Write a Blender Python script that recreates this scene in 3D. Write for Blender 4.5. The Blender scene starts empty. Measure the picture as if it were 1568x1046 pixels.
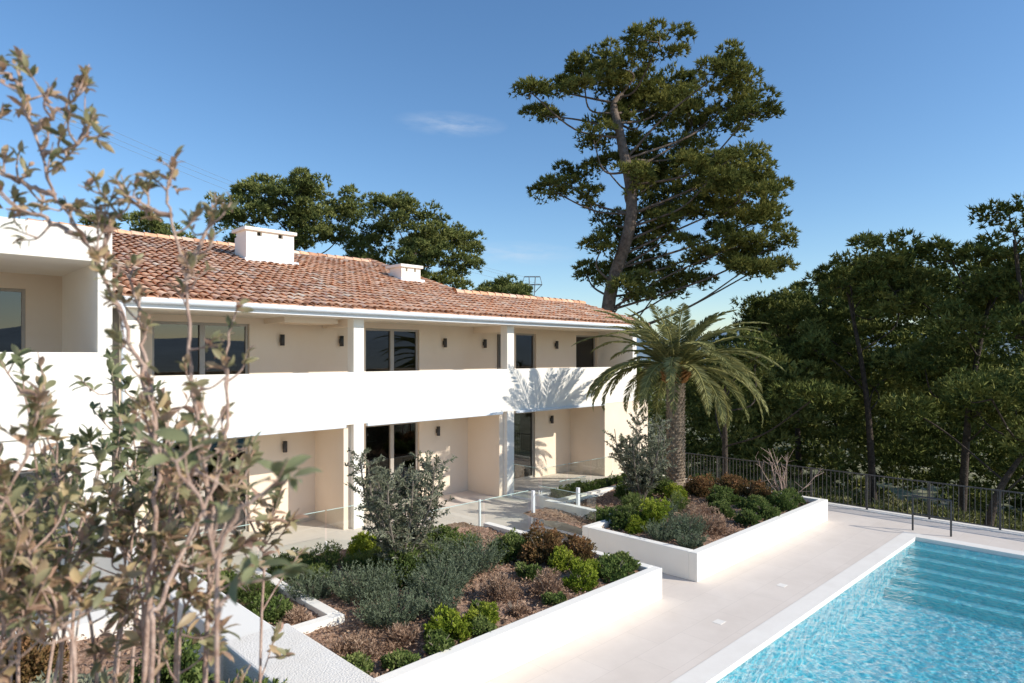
import bpy, math, numpy as np
from mathutils import Vector
rng=np.random.default_rng(7)
scene=bpy.context.scene
scene.view_settings.view_transform='Standard'
scene.view_settings.look='None'
scene.view_settings.exposure=0
COL=scene.collection
DECK=-4.3

# ---------------------------------------------------------------- materials
def new_mat(name):
    m=bpy.data.materials.new(name); m.use_nodes=True
    nt=m.node_tree; nt.nodes.clear()
    out=nt.nodes.new('ShaderNodeOutputMaterial')
    return m,nt,out
def N(nt,t,**kw):
    n=nt.nodes.new(t)
    for k,v in kw.items():
        if k.startswith('_'): setattr(n,k[1:],v)
        else: n.inputs[k].default_value=v
    return n
def ramp(nt,stops,fac=None,interp='LINEAR'):
    r=nt.nodes.new('ShaderNodeValToRGB'); cr=r.color_ramp; cr.interpolation=interp
    while len(cr.elements)<len(stops): cr.elements.new(0.5)
    for e,(p,c) in zip(cr.elements,stops):
        e.position=p; e.color=(c[0],c[1],c[2],1)
    if fac is not None: nt.links.new(fac,r.inputs['Fac'])
    return r
def surf(name,c1,c2,scale=2.0,rough=0.85,bump=0.1,bscale=60,detail=5,spec=0.3,c3=None,metal=0,dist=0.01):
    m,nt,out=new_mat(name)
    tc=nt.nodes.new('ShaderNodeTexCoord')
    n=N(nt,'ShaderNodeTexNoise',Scale=scale,Detail=detail,Roughness=0.65)
    nt.links.new(tc.outputs['Object'],n.inputs['Vector'])
    st=[(0.3,c1),(0.7,c2)] if c3 is None else [(0.3,c1),(0.5,c2),(0.7,c3)]
    r=ramp(nt,st,n.outputs['Fac'])
    b=N(nt,'ShaderNodeBsdfPrincipled',Roughness=rough,Metallic=metal)
    b.inputs['Specular IOR Level'].default_value=spec
    nt.links.new(r.outputs['Color'],b.inputs['Base Color'])
    if bump>0:
        n2=N(nt,'ShaderNodeTexNoise',Scale=bscale,Detail=3)
        nt.links.new(tc.outputs['Object'],n2.inputs['Vector'])
        bp=N(nt,'ShaderNodeBump',Strength=bump,Distance=dist)
        nt.links.new(n2.outputs['Fac'],bp.inputs['Height'])
        nt.links.new(bp.outputs['Normal'],b.inputs['Normal'])
    nt.links.new(b.outputs['BSDF'],out.inputs['Surface'])
    return m
def foliage(name,stops,trans=0.25,isl=0.35,spec=0):
    m,nt,out=new_mat(name)
    at=nt.nodes.new('ShaderNodeAttribute'); at.attribute_name='tint'
    g=nt.nodes.new('ShaderNodeNewGeometry')
    mx=N(nt,'ShaderNodeMix',_data_type='FLOAT'); mx.inputs[0].default_value=isl
    nt.links.new(at.outputs['Fac'],mx.inputs[2]); nt.links.new(g.outputs['Random Per Island'],mx.inputs[3])
    k=len(stops)-1
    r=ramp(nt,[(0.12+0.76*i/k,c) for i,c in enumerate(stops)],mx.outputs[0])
    if spec>0:
        b=N(nt,'ShaderNodeBsdfPrincipled',Roughness=.45); b.inputs['Specular IOR Level'].default_value=spec
        nt.links.new(r.outputs['Color'],b.inputs['Base Color'])
    else:
        b=nt.nodes.new('ShaderNodeBsdfDiffuse'); nt.links.new(r.outputs['Color'],b.inputs['Color'])
    if trans<=0:
        nt.links.new(b.outputs[0],out.inputs['Surface']); return m
    t=nt.nodes.new('ShaderNodeBsdfTranslucent')
    nt.links.new(r.outputs['Color'],t.inputs['Color'])
    ms=nt.nodes.new('ShaderNodeMixShader'); ms.inputs[0].default_value=trans
    nt.links.new(b.outputs[0],ms.inputs[1]); nt.links.new(t.outputs[0],ms.inputs[2])
    nt.links.new(ms.outputs[0],out.inputs['Surface'])
    return m
def glassmat(name,tint,base=.05,edge=.75):
    m,nt,out=new_mat(name)
    tr=nt.nodes.new('ShaderNodeBsdfTransparent'); tr.inputs[0].default_value=(*tint,1)
    gl=N(nt,'ShaderNodeBsdfGlossy',Roughness=0)
    lw=N(nt,'ShaderNodeLayerWeight',Blend=.5)
    pw=N(nt,'ShaderNodeMath',_operation='POWER'); pw.inputs[1].default_value=4.5; nt.links.new(lw.outputs['Facing'],pw.inputs[0])
    ma=N(nt,'ShaderNodeMath',_operation='MULTIPLY_ADD'); ma.inputs[1].default_value=edge; ma.inputs[2].default_value=base; nt.links.new(pw.outputs[0],ma.inputs[0])
    ms=nt.nodes.new('ShaderNodeMixShader')
    nt.links.new(ma.outputs[0],ms.inputs[0]); nt.links.new(tr.outputs[0],ms.inputs[1]); nt.links.new(gl.outputs[0],ms.inputs[2])
    nt.links.new(ms.outputs[0],out.inputs['Surface'])
    return m

M_white=surf('white_render',(.86,.805,.71),(.89,.845,.76),1.2,.9,.2,90)
M_beige=surf('beige_render',(.84,.69,.53),(.87,.73,.58),1.0,.9,.2,90)
M_ceil=surf('soffit_paint',(.82,.74,.62),(.84,.77,.66),1.0,.9,.0)
M_rough=surf('roughcast',(.80,.73,.63),(.88,.82,.73),3,.95,.7,60,dist=0.015)
M_cop=surf('coping_stone',(.78,.725,.65),(.84,.79,.715),2.5,.7,.1,60)
M_metalw=surf('white_metal',(.76,.77,.78),(.80,.81,.82),3,.4,0,spec=.5)
M_gutter=surf('zinc_gutter',(.62,.67,.72),(.74,.78,.82),2,.4,0,spec=.5)
M_dark=surf('anthracite_metal',(.03,.03,.032),(.05,.05,.05),3,.45,0,spec=.5)
M_bronze=surf('bronze_aluminium',(.10,.085,.07),(.13,.11,.09),3,.45,0,spec=.5)
M_frame=surf('window_frame',(.40,.36,.31),(.46,.42,.37),3,.45,0,spec=.5)
M_pyl=surf('galvanised_steel',(.16,.18,.20),(.22,.24,.26),3,.5,0,spec=.3)
M_fence=surf('fence_steel',(.045,.04,.037),(.08,.075,.07),6,.5,0,spec=.4)
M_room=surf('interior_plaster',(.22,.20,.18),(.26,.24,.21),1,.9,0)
M_soil=surf('bark_mulch',(.15,.085,.05),(.47,.29,.195),22,.95,1.0,70,c3=(.64,.45,.33),dist=0.05)
M_bark=surf('pine_bark',(.08,.058,.045),(.24,.18,.14),5,.95,1,18,dist=0.05)
M_barkd=surf('dark_pine_bark',(.03,.022,.018),(.10,.075,.058),5,.95,1,18,dist=0.05)
M_bark2=surf('olive_bark',(.12,.10,.08),(.30,.25,.20),14,.95,.8,40)
M_stem=surf('pale_stem_bark',(.30,.18,.13),(.56,.42,.34),25,.8,.5,120,spec=.3)
M_palmt=surf('palm_trunk_fibre',(.16,.12,.08),(.48,.38,.28),9,.95,1,35,dist=0.03)
M_palmb=surf('palm_boss_fibre',(.28,.12,.04),(.56,.30,.11),9,.95,1,35,dist=0.03)
M_glass=glassmat('balustrade_glass',(.90,.955,.935),.10,.6)
M_wglass=glassmat('window_glass',(.36,.38,.38),.09,.7)

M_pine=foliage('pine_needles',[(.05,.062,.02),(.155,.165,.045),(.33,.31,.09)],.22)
M_pined=foliage('dark_pine_needles',[(.035,.05,.018),(.11,.13,.036),(.28,.275,.085)],0)
M_pineb=foliage('background_pine_needles',[(.065,.085,.03),(.18,.205,.065),(.32,.32,.11)],.15)
M_palm=foliage('palm_leaflets',[(.10,.11,.04),(.22,.22,.09),(.38,.355,.16)],.25)
M_olive=foliage('olive_leaves',[(.09,.10,.06),(.20,.21,.14),(.36,.36,.25)],.2)
M_rosem=foliage('rosemary_leaves',[(.055,.08,.052),(.12,.15,.09),(.23,.26,.17)],.15)
M_lime=foliage('lime_leaves',[(.10,.16,.02),(.26,.32,.04),(.44,.45,.08)],.3)
M_green=foliage('green_leaves',[(.045,.085,.025),(.13,.18,.05),(.26,.29,.10)],.25)
M_red=foliage('bronze_leaves',[(.08,.08,.03),(.20,.13,.055),(.38,.20,.10)],.25)
M_dry=foliage('dry_twigs',[(.18,.11,.07),(.36,.235,.16),(.52,.38,.27)],.15)
M_fore=foliage('foreground_leaves',[(.16,.17,.08),(.28,.27,.14),(.42,.36,.19),(.52,.32,.23),(.62,.46,.24)],.35,isl=.75,spec=.4)
M_foreg=foliage('foreground_green_leaves',[(.12,.145,.07),(.23,.25,.12),(.38,.37,.21)],.35,isl=.6,spec=.4)
M_under=foliage('undergrowth',[(.05,.06,.022),(.16,.17,.055),(.38,.35,.18)],0)

m,nt,out=new_mat('terracotta_tiles'); M_tile=m
g=nt.nodes.new('ShaderNodeNewGeometry')
r=ramp(nt,[(0,(.50,.27,.17)),(.12,(.70,.37,.21)),(.35,(.86,.50,.30)),(.55,(.80,.48,.31)),(.75,(.90,.61,.42)),(.9,(.58,.37,.27)),(1,(.92,.75,.57))],g.outputs['Random Per Island'])
tc=nt.nodes.new('ShaderNodeTexCoord'); n=N(nt,'ShaderNodeTexNoise',Scale=9,Detail=5,Roughness=.7)
nt.links.new(tc.outputs['Object'],n.inputs['Vector'])
r2=ramp(nt,[(.3,(.62,.58,.55)),(.6,(1,1,1))],n.outputs['Fac'])
mx=N(nt,'ShaderNodeMix',_data_type='RGBA',_blend_type='MULTIPLY'); mx.inputs[0].default_value=.75
nt.links.new(r.outputs[0],mx.inputs[6]); nt.links.new(r2.outputs[0],mx.inputs[7])
b=N(nt,'ShaderNodeBsdfPrincipled',Roughness=.9); nt.links.new(mx.outputs[2],b.inputs['Base Color'])
bp=N(nt,'ShaderNodeBump',Strength=.4,Distance=.01); nt.links.new(n.outputs['Fac'],bp.inputs['Height']); nt.links.new(bp.outputs[0],b.inputs['Normal'])
nt.links.new(b.outputs[0],out.inputs['Surface'])

def paving(name,c1,c2,cm,bw=1.2,rh=.6):
    m,nt,out=new_mat(name)
    tc=nt.nodes.new('ShaderNodeTexCoord')
    br=N(nt,'ShaderNodeTexBrick',Scale=1.0); br.inputs['Mortar Size'].default_value=.0035
    br.inputs['Brick Width'].default_value=bw; br.inputs['Row Height'].default_value=rh
    br.inputs['Color1'].default_value=(*c1,1); br.inputs['Color2'].default_value=(*c2,1); br.inputs['Mortar'].default_value=(*cm,1)
    nt.links.new(tc.outputs['Object'],br.inputs['Vector'])
    n=N(nt,'ShaderNodeTexNoise',Scale=1.3,Detail=7,Roughness=.7); nt.links.new(tc.outputs['Object'],n.inputs['Vector'])
    r2=ramp(nt,[(.3,(.91,.90,.89)),(.65,(1,1,1))],n.outputs['Fac'])
    mx=N(nt,'ShaderNodeMix',_data_type='RGBA',_blend_type='MULTIPLY'); mx.inputs[0].default_value=1
    nt.links.new(br.outputs[0],mx.inputs[6]); nt.links.new(r2.outputs[0],mx.inputs[7])
    b=N(nt,'ShaderNodeBsdfPrincipled',Roughness=.7); nt.links.new(mx.outputs[2],b.inputs['Base Color'])
    nt.links.new(b.outputs[0],out.inputs['Surface'])
    return m
M_deck=paving('deck_paving',(.72,.63,.545),(.745,.655,.57),(.62,.54,.465))

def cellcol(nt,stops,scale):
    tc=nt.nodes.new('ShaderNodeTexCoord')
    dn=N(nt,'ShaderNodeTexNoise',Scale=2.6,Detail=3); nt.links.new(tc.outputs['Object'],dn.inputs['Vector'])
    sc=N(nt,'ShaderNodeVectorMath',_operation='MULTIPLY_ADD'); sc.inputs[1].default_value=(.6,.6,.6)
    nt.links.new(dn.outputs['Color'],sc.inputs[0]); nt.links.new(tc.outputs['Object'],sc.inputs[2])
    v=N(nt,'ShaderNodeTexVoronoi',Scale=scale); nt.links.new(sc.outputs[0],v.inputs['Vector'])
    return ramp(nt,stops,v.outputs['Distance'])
def painted_ripples(name,stops,scale=5):  # cell pattern paints rippling caustic light into the base colour
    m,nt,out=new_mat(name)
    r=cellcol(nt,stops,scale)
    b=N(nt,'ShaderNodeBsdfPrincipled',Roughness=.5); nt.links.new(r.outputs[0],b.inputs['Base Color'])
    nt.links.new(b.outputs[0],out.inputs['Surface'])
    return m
M_pool=painted_ripples('pool_painted_ripples',[(.0,(.08,.58,.72)),(.3,(.17,.73,.85)),(.5,(.45,.94,1)),(.62,(.95,1,1)),(.8,(1,1,1))],6.0)  # pale cells are water-light sparkle painted on the turquoise floor
M_step=painted_ripples('pool_step_painted_ripples',[(.0,(.34,.90,.93)),(.5,(.50,.95,.97)),(.9,(.75,1,1))],6)  # softer painted ripple light on the treads
M_riser=surf('pool_riser_tile',(.02,.34,.40),(.03,.40,.46),5,.4,0)
m,nt,out=new_mat('pool_water'); M_water=m
tc=nt.nodes.new('ShaderNodeTexCoord')
n2=N(nt,'ShaderNodeTexNoise',Scale=6,Detail=4,Roughness=.55,Distortion=.8); nt.links.new(tc.outputs['Object'],n2.inputs['Vector'])
bp=N(nt,'ShaderNodeBump',Strength=1.0,Distance=.07); nt.links.new(n2.outputs['Fac'],bp.inputs['Height'])
tr=nt.nodes.new('ShaderNodeBsdfTransparent'); tr.inputs[0].default_value=(.91,.995,1,1)
df=nt.nodes.new('ShaderNodeBsdfDiffuse'); df.inputs[0].default_value=(.16,.80,.89,1); nt.links.new(bp.outputs[0],df.inputs['Normal'])
m1=nt.nodes.new('ShaderNodeMixShader'); m1.inputs[0].default_value=.22
nt.links.new(tr.outputs[0],m1.inputs[1]); nt.links.new(df.outputs[0],m1.inputs[2])
fr=N(nt,'ShaderNodeFresnel',IOR=1.25); nt.links.new(bp.outputs[0],fr.inputs['Normal'])
gl=N(nt,'ShaderNodeBsdfGlossy',Roughness=.06); nt.links.new(bp.outputs[0],gl.inputs['Normal'])
m2=nt.nodes.new('ShaderNodeMixShader'); nt.links.new(fr.outputs[0],m2.inputs[0]); nt.links.new(m1.outputs[0],m2.inputs[1]); nt.links.new(gl.outputs[0],m2.inputs[2])
nt.links.new(m2.outputs[0],out.inputs['Surface'])

# ---------------------------------------------------------------- mesh helpers
def obj_from(name,V,F,mat,parent=None,tint=None,smooth=False):
    V=np.asarray(V,dtype=np.float32); F=np.asarray(F,dtype=np.int32)
    me=bpy.data.meshes.new(name)
    nf,k=F.shape
    off=np.zeros(3,dtype=np.float32)
    if parent is not None: off=np.array(parent.location,dtype=np.float32)
    me.vertices.add(len(V)); me.vertices.foreach_set('co',(V-off).ravel())
    me.loops.add(nf*k); me.loops.foreach_set('vertex_index',F.ravel())
    me.polygons.add(nf); me.polygons.foreach_set('loop_start',np.arange(nf,dtype=np.int32)*k)
    me.polygons.foreach_set('use_smooth',np.full(nf,bool(smooth)))
    me.update(calc_edges=True)
    if tint is not None:
        a=me.attributes.new('tint','FLOAT','POINT'); a.data.foreach_set('value',np.asarray(tint,dtype=np.float32))
    me.materials.append(mat)
    o=bpy.data.objects.new(name,me); COL.objects.link(o)
    if parent is not None: o.parent=parent
    return o
def empty(name,loc=(0,0,0)):
    e=bpy.data.objects.new(name,None); e.location=loc; COL.objects.link(e); e.empty_display_size=.3
    return e
BF=np.array([[0,3,2,1],[4,5,6,7],[0,1,5,4],[1,2,6,5],[2,3,7,6],[3,0,4,7]])
def boxv(b):
    x0,x1,y0,y1,z0,z1=b
    return [(x0,y0,z0),(x1,y0,z0),(x1,y1,z0),(x0,y1,z0),(x0,y0,z1),(x1,y0,z1),(x1,y1,z1),(x0,y1,z1)]
def boxes(name,bl,mat,parent=None,bevel=0):
    V=[];F=[]
    for i,b in enumerate(bl):
        V+=boxv(b); F.append(BF+8*i)
    o=obj_from(name,V,np.concatenate(F),mat,parent)
    if bevel>0:
        md=o.modifiers.new('bev','BEVEL'); md.width=bevel; md.segments=2
    return o
class Tubes:
    def __init__(s,k=8): s.V=[];s.F=[];s.n=0;s.k=k
    def add(s,P,R):
        P=np.asarray(P,float); k=s.k; m=len(P)
        R=np.broadcast_to(np.asarray(R,float),(m,))
        T=np.gradient(P,axis=0); T/=np.linalg.norm(T,axis=1)[:,None]+1e-9
        ref=np.array([0,0,1.]) if abs(T[0,2])<.9 else np.array([1.,0,0])
        a=np.cross(T,ref); a/=np.linalg.norm(a,axis=1)[:,None]+1e-9
        b=np.cross(T,a)
        th=np.linspace(0,2*np.pi,k,endpoint=False)
        ring=P[:,None,:]+R[:,None,None]*(np.cos(th)[None,:,None]*a[:,None,:]+np.sin(th)[None,:,None]*b[:,None,:])
        s.V.append(ring.reshape(-1,3))
        i=np.arange(m-1)[:,None]*k; j=np.arange(k)[None,:]; j2=(j+1)%k
        f=np.stack([i+j,i+j2,i+k+j2,i+k+j],-1).reshape(-1,4)+s.n
        s.F.append(f); s.n+=m*k
    def make(s,name,mat,parent=None):
        return obj_from(name,np.concatenate(s.V),np.concatenate(s.F),mat,parent,smooth=True)
def smooth_path(P,n=12):
    P=np.asarray(P,float); m=len(P)
    Q=np.vstack([2*P[0]-P[1],P,2*P[-1]-P[-2]])
    out=[]
    for i in range(m-1):
        p0,p1,p2,p3=Q[i:i+4]
        for t in np.linspace(0,1,n,endpoint=False):
            out.append(.5*((2*p1)+(-p0+p2)*t+(2*p0-5*p1+4*p2-p3)*t*t+(-p0+3*p1-3*p2+p3)*t**3))
    out.append(P[-1]); return np.array(out)
def unit(v): return v/(np.linalg.norm(v,axis=-1,keepdims=True)+1e-9)
def leaves(C,D,L,W,rg,kind='tri'):
    n=len(C); D=unit(D); S=unit(np.cross(D,rg.normal(size=(n,3))))
    L=np.broadcast_to(L,(n,))[:,None]; W=np.broadcast_to(W,(n,))[:,None]
    if kind=='tri':
        V=np.stack([C-S*W*.5,C+S*W*.5,C+D*L],1).reshape(-1,3); k=3
    else:
        Nn=np.cross(D,S)
        V=np.stack([C,C+D*L*.45+S*W*.5+Nn*W*.12,C+D*L,C+D*L*.45-S*W*.5+Nn*W*.12],1).reshape(-1,3); k=4
    F=np.arange(n*k).reshape(n,k)
    return V,F
# a local frame for laying out trees: x to the south-east, y to the north-east
A=math.radians(-44.54); RX=np.array([math.cos(A),math.sin(A),0]); RY=np.array([-math.sin(A),math.cos(A),0])
def G(x,y,z): return RX*x+RY*y+np.array([0,0,z])

def needle_clumps(C,R,rg,ntuft=40,kn=7,L=.26,w=.05,flat=.75):
    n=len(C)
    u=unit(rg.normal(size=(n,ntuft,3))); u[...,2]=np.where(u[...,2]<-.3,-u[...,2]*.7,u[...,2])
    rr=rg.uniform(.45,1,(n,ntuft,1))**.6
    P=C[:,None,:]+u*rr*R[:,None,None]*np.array([1,1,flat])
    O=unit(u+np.array([0,0,.45]))
    D=unit(O[:,:,None,:]+rg.normal(size=(n,ntuft,kn,3))*.6)
    PP=np.broadcast_to(P[:,:,None,:],D.shape).reshape(-1,3)
    D=D.reshape(-1,3)
    V,F=leaves(PP,D,L*rg.uniform(.7,1.3,len(D)),w,rg,'tri')
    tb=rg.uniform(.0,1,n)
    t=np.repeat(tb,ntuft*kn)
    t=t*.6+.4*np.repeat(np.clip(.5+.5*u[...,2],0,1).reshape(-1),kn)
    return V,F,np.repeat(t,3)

def pine_tree(name,base,lobes,trunk,r0,mat,seed,dens=1.0,clr=(.65,1.05),ntuft=40,kn=7,L=.26,w=.055,sc=1.25,lr=.2,bark=None,up=.45):
    rg=np.random.default_rng(seed)
    B=G(*base); e=empty(name,tuple(B))
    T=Tubes(8); tp=smooth_path([B+G(*p) for p in trunk],6)
    T.add(tp,np.linspace(r0,r0*.3,len(tp)))
    CC=[];RR=[]
    for (dx,dy,dz,rx,ry,rz) in lobes:
        rx*=sc;ry*=sc;rz*=sc
        c=B+G(dx,dy,dz)
        zz=c[2]-abs(rg.normal())*.5-.6-up*math.hypot(dx,dy)
        cand=np.argmin(np.linalg.norm(tp-np.array([c[0],c[1],zz])*1.0,axis=1)+3*np.abs(tp[:,2]-zz)*.3)
        s=tp[cand]; mid=(s+c)/2+np.array([0,0,-.3])+rg.normal(size=3)*.35
        lp=smooth_path([s,mid,c],6); T.add(lp,np.linspace(r0*lr,.03,len(lp)))
        k=max(5,int(dens*4.0*(rx*ry*rz)**.66))
        u=unit(rg.normal(size=(k,3))); rad=rg.uniform(.15,1,(k,1))**.5
        loc=u*rad*np.array([rx,ry,rz])*.9
        pts=c+RX*loc[:,:1]+RY*loc[:,1:2]+np.array([0,0,1])*loc[:,2:3]
        CC.append(pts); RR.append(rg.uniform(clr[0],clr[1],k))
        for p in pts[::5]:
            q=smooth_path([c,(c+p)/2+rg.normal(size=3)*.2,p],4); T.add(q,np.linspace(.03,.01,len(q)))
    C=np.concatenate(CC); R=np.concatenate(RR)
    V,F,t=needle_clumps(C,R,rg,ntuft,kn,L,w)
    T.make('trunk_and_limbs',bark or M_bark,e)
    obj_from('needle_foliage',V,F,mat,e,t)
    return e

# ---------------------------------------------------------------- terrain
def height(x,y):
    r=np.hypot(x,y)
    d=np.clip((x-21)/45,0,1)
    h=-7.2-6*d*d*(3-2*d)
    h=h+np.sin(x*.11+1)*np.cos(y*.13)*.6*np.clip((r-26)/20,0,1)
    h=h-12*np.clip((r-80)/300,0,1)
    k=np.clip((r-900)/2800,0,1); k=k*k*(3-2*k)
    ang=np.arctan2(y,x)
    h=h+k*(150+55*np.sin(ang*7+1.3)+35*np.sin(ang*17)+18*np.sin(ang*41+2)+ 25*np.sin(r*.004))
    return h
a=np.linspace(-1,1,181); s=np.sign(a)*(np.abs(a)*60+np.abs(a)**5*4600)
X,Y=np.meshgrid(s,s,indexing='ij'); Z=height(X,Y)
n=181; idx=np.arange(n*n).reshape(n,n)
F=np.stack([idx[:-1,:-1],idx[1:,:-1],idx[1:,1:],idx[:-1,1:]],-1).reshape(-1,4)
m,nt,out=new_mat('scrub_ground')
tc=nt.nodes.new('ShaderNodeTexCoord')
n1=N(nt,'ShaderNodeTexNoise',Scale=.5,Detail=8,Roughness=.75); nt.links.new(tc.outputs['Object'],n1.inputs['Vector'])
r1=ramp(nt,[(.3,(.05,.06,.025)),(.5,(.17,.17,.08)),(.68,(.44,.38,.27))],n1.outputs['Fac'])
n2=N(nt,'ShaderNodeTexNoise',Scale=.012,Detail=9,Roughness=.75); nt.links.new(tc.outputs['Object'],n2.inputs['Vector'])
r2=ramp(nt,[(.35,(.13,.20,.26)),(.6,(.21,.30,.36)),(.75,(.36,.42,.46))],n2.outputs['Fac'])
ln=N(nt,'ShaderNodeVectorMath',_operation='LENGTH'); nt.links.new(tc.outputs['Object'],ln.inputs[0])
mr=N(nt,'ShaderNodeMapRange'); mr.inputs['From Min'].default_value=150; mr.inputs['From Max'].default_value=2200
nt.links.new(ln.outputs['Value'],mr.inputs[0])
mx=N(nt,'ShaderNodeMix',_data_type='RGBA'); nt.links.new(mr.outputs[0],mx.inputs[0])  # aerial haze painted in: ground colour turns blue-grey with distance
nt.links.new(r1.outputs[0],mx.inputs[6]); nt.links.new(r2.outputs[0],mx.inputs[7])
b=N(nt,'ShaderNodeBsdfPrincipled',Roughness=1); nt.links.new(mx.outputs[2],b.inputs['Base Color']); nt.links.new(b.outputs[0],out.inputs['Surface'])
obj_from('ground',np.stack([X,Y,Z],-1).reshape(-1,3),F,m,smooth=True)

# ---------------------------------------------------------------- deck and pool
PW=4.35; PU=17.7; PS=-3.2; PN=-6.0; FL=-5.12
dk=empty('pool_deck')
boxes('paving',[(-14,19.6,PW,22.5,-7.5,DECK),(PU,19.6,-14,PW,-7.5,DECK),(-14,PU,-14,PS,-7.5,DECK),(-14,PN,PS,PW,-7.5,DECK)],M_deck,dk)
boxes('edge_kerb',[(19.6,19.95,-14,16,-7.6,DECK+.03)],M_cop,dk)
boxes('skimmer_lids',[(12.1,12.28,5.1,5.25,DECK,DECK+.004),(9.7,9.88,5.1,5.25,DECK,DECK+.004)],M_cop,dk)
pl=empty('swimming_pool')
boxes('pool_coping',[(PN,PU+.32,PW-.03,PW+.3,DECK-.09,DECK+.012),(PU-.03,PU+.32,PS,PW-.03,DECK-.09,DECK+.012),(PN,PU+.32,PS-.3,PS,DECK-.09,DECK+.012)],M_cop,pl)
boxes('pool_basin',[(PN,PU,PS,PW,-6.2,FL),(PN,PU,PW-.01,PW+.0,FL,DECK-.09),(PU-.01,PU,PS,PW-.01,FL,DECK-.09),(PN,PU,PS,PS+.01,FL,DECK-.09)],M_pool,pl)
st=[];rs=[]
for i in range(5):
    a0=PU-.55-.45*i; z=-4.47-.12*i
    a1=(PU-.012) if i==0 else PU-.55-.45*(i-1)
    st.append((a0,a1,PS+.012,PW-.012,FL+.01,z))
    rs.append((a0-.006,a0-.001,PS+.012,PW-.012,FL+.01,z-.002))
    rs.append((a0,a0+.13,PS+.012,PW-.012,z,z+.004))
boxes('pool_steps',st,M_step,pl); boxes('step_nosing',rs,M_riser,pl)
obj_from('pool_water',[(PN,PS,-4.375),(PU-.012,PS,-4.375),(PU-.012,PW-.012,-4.375),(PN,PW-.012,-4.375)],[[0,1,2,3]],M_water,pl)
hr=empty('pool_handrail',(18.35,4.1,DECK))
T=Tubes(8)
T.add([(18.35,4.55,DECK),(18.35,4.55,DECK+.85)],.022); T.add([(18.35,3.75,DECK),(18.35,3.75,DECK+.85)],.022)
T.add([(18.35,4.57,DECK+.85),(18.35,3.73,DECK+.85)],.022); T.add([(18.35,4.55,DECK+.42),(18.35,3.75,DECK+.42)],.014)
T.make('rail_tubes',M_dark,hr)

fe=empty('metal_fence',(19.78,0,DECK))
boxes('bars',[(19.773,19.787,w,w+.014,DECK+.09,DECK+.98) for w in np.arange(-12,13,.115)],M_fence,fe)
boxes('rails',[(19.76,19.80,-12,13.05,DECK+.98,DECK+1.01),(19.765,19.795,-12,13.05,DECK+.07,DECK+.09)],M_fence,fe)
boxes('posts',[(19.758,19.802,w,w+.045,DECK+.03,DECK+.979) for w in np.arange(-12,13.1,1.5)],M_fence,fe)

# ---------------------------------------------------------------- villa
vi=empty('white_villa')
FW=14.28; BW=15.9
UE=20.66
boxes('balcony_parapet',[(3.5,UE,FW,FW+.2,-1.7,-.4),(UE-.2,UE,FW+.2,BW-.001,-1.7,-.4)],M_white,vi,.01)
boxes('balcony_slab',[(3.5,UE-.2,FW+.2,BW-.002,-1.62,-1.4)],M_ceil,vi)
cols=[3.5,8.55,13.85]
cb=[]
for u in cols:
    cb.append((u+.003,u+.30,FW+.004,FW+.3,-.4,.93)); cb.append((u+.003,u+.30,FW+.004,FW+.3,DECK,-1.7))
cb.append((UE-.25,UE-.003,FW+.004,BW,-.4,.93))
boxes('columns',cb,M_white,vi,.008)
boxes('ground_partitions',[(8.36,8.553,FW+.15,BW,DECK,-1.62),(13.66,13.853,FW+.15,BW,DECK,-1.62),(18.7,18.9,FW+.004,BW,DECK,-1.62)],M_beige,vi)
boxes('ground_end_wall',[(18.9,21.4,FW+.004,FW+.25,DECK,-1.703),(21.2,21.4,FW+.25,21,DECK,-1.703)],M_beige,vi)
boxes('upper_end_wall',[(UE-.2,UE-.004,BW,22,-1.7,.93)],M_white,vi)
boxes('ceiling_beams',[(u+.03,u+.27,FW+.3,BW-.002,.74,.93) for u in cols[1:]]+[(7.0,8.4,FW+.5,BW-.003,.80,.93)],M_beige,vi)
boxes('roof_soffit',[(3.2,20.9,14.0,21.9,.93,1.0)],M_ceil,vi)
boxes('fascia',[(3.1,20.95,13.94,13.998,.93,1.1)],M_metalw,vi)
T=Tubes(10); T.add([(3.1,13.87,1.07),(20.98,13.87,1.07)],.065)
T.add([(3.22,13.9,1.0),(3.22,13.2,.9),(3.22,13.12,.7),(3.22,13.12,-4.2)],.045)
T.make('gutter_and_downpipe',M_gutter,vi)
boxes('awning_cassettes',[(3.95,8.3,FW-.09,FW-.003,-1.76,-1.68),(8.9,13.6,FW-.09,FW-.003,-1.76,-1.68),(14.2,18.6,FW-.09,FW-.003,-1.76,-1.68)],M_gutter,vi,.01)

def wall_open(bl,u0,u1,w0,w1,z0,z1,ops):
    cur=u0
    for (a,b_,za,zb) in sorted(ops):
        if a>cur: bl.append((cur,a,w0,w1,z0,z1))
        if zb<z1: bl.append((a,b_,w0,w1,zb,z1))
        if za>z0: bl.append((a,b_,w0,w1,z0,za))
        cur=b_
    if cur<u1: bl.append((cur,u1,w0,w1,z0,z1))
UF=-1.4
up=[(4.47,6.63,UF,.78),(9.9,11.75,UF,.78),(15.84,16.85,UF,.78),(19.05,20.3,UF,.78)]
lo=[(4.47,6.63,DECK,-1.95),(9.9,11.75,DECK,-1.95),(15.6,16.8,DECK,-1.95)]
bl=[]; wall_open(bl,3.5,UE-.2,BW,BW+.25,UF,.93,up); wall_open(bl,3.5,21.2,BW,BW+.25,DECK,-1.62,lo)
boxes('recessed_walls',bl,M_beige,vi)
fr=[];gl=[]
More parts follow.
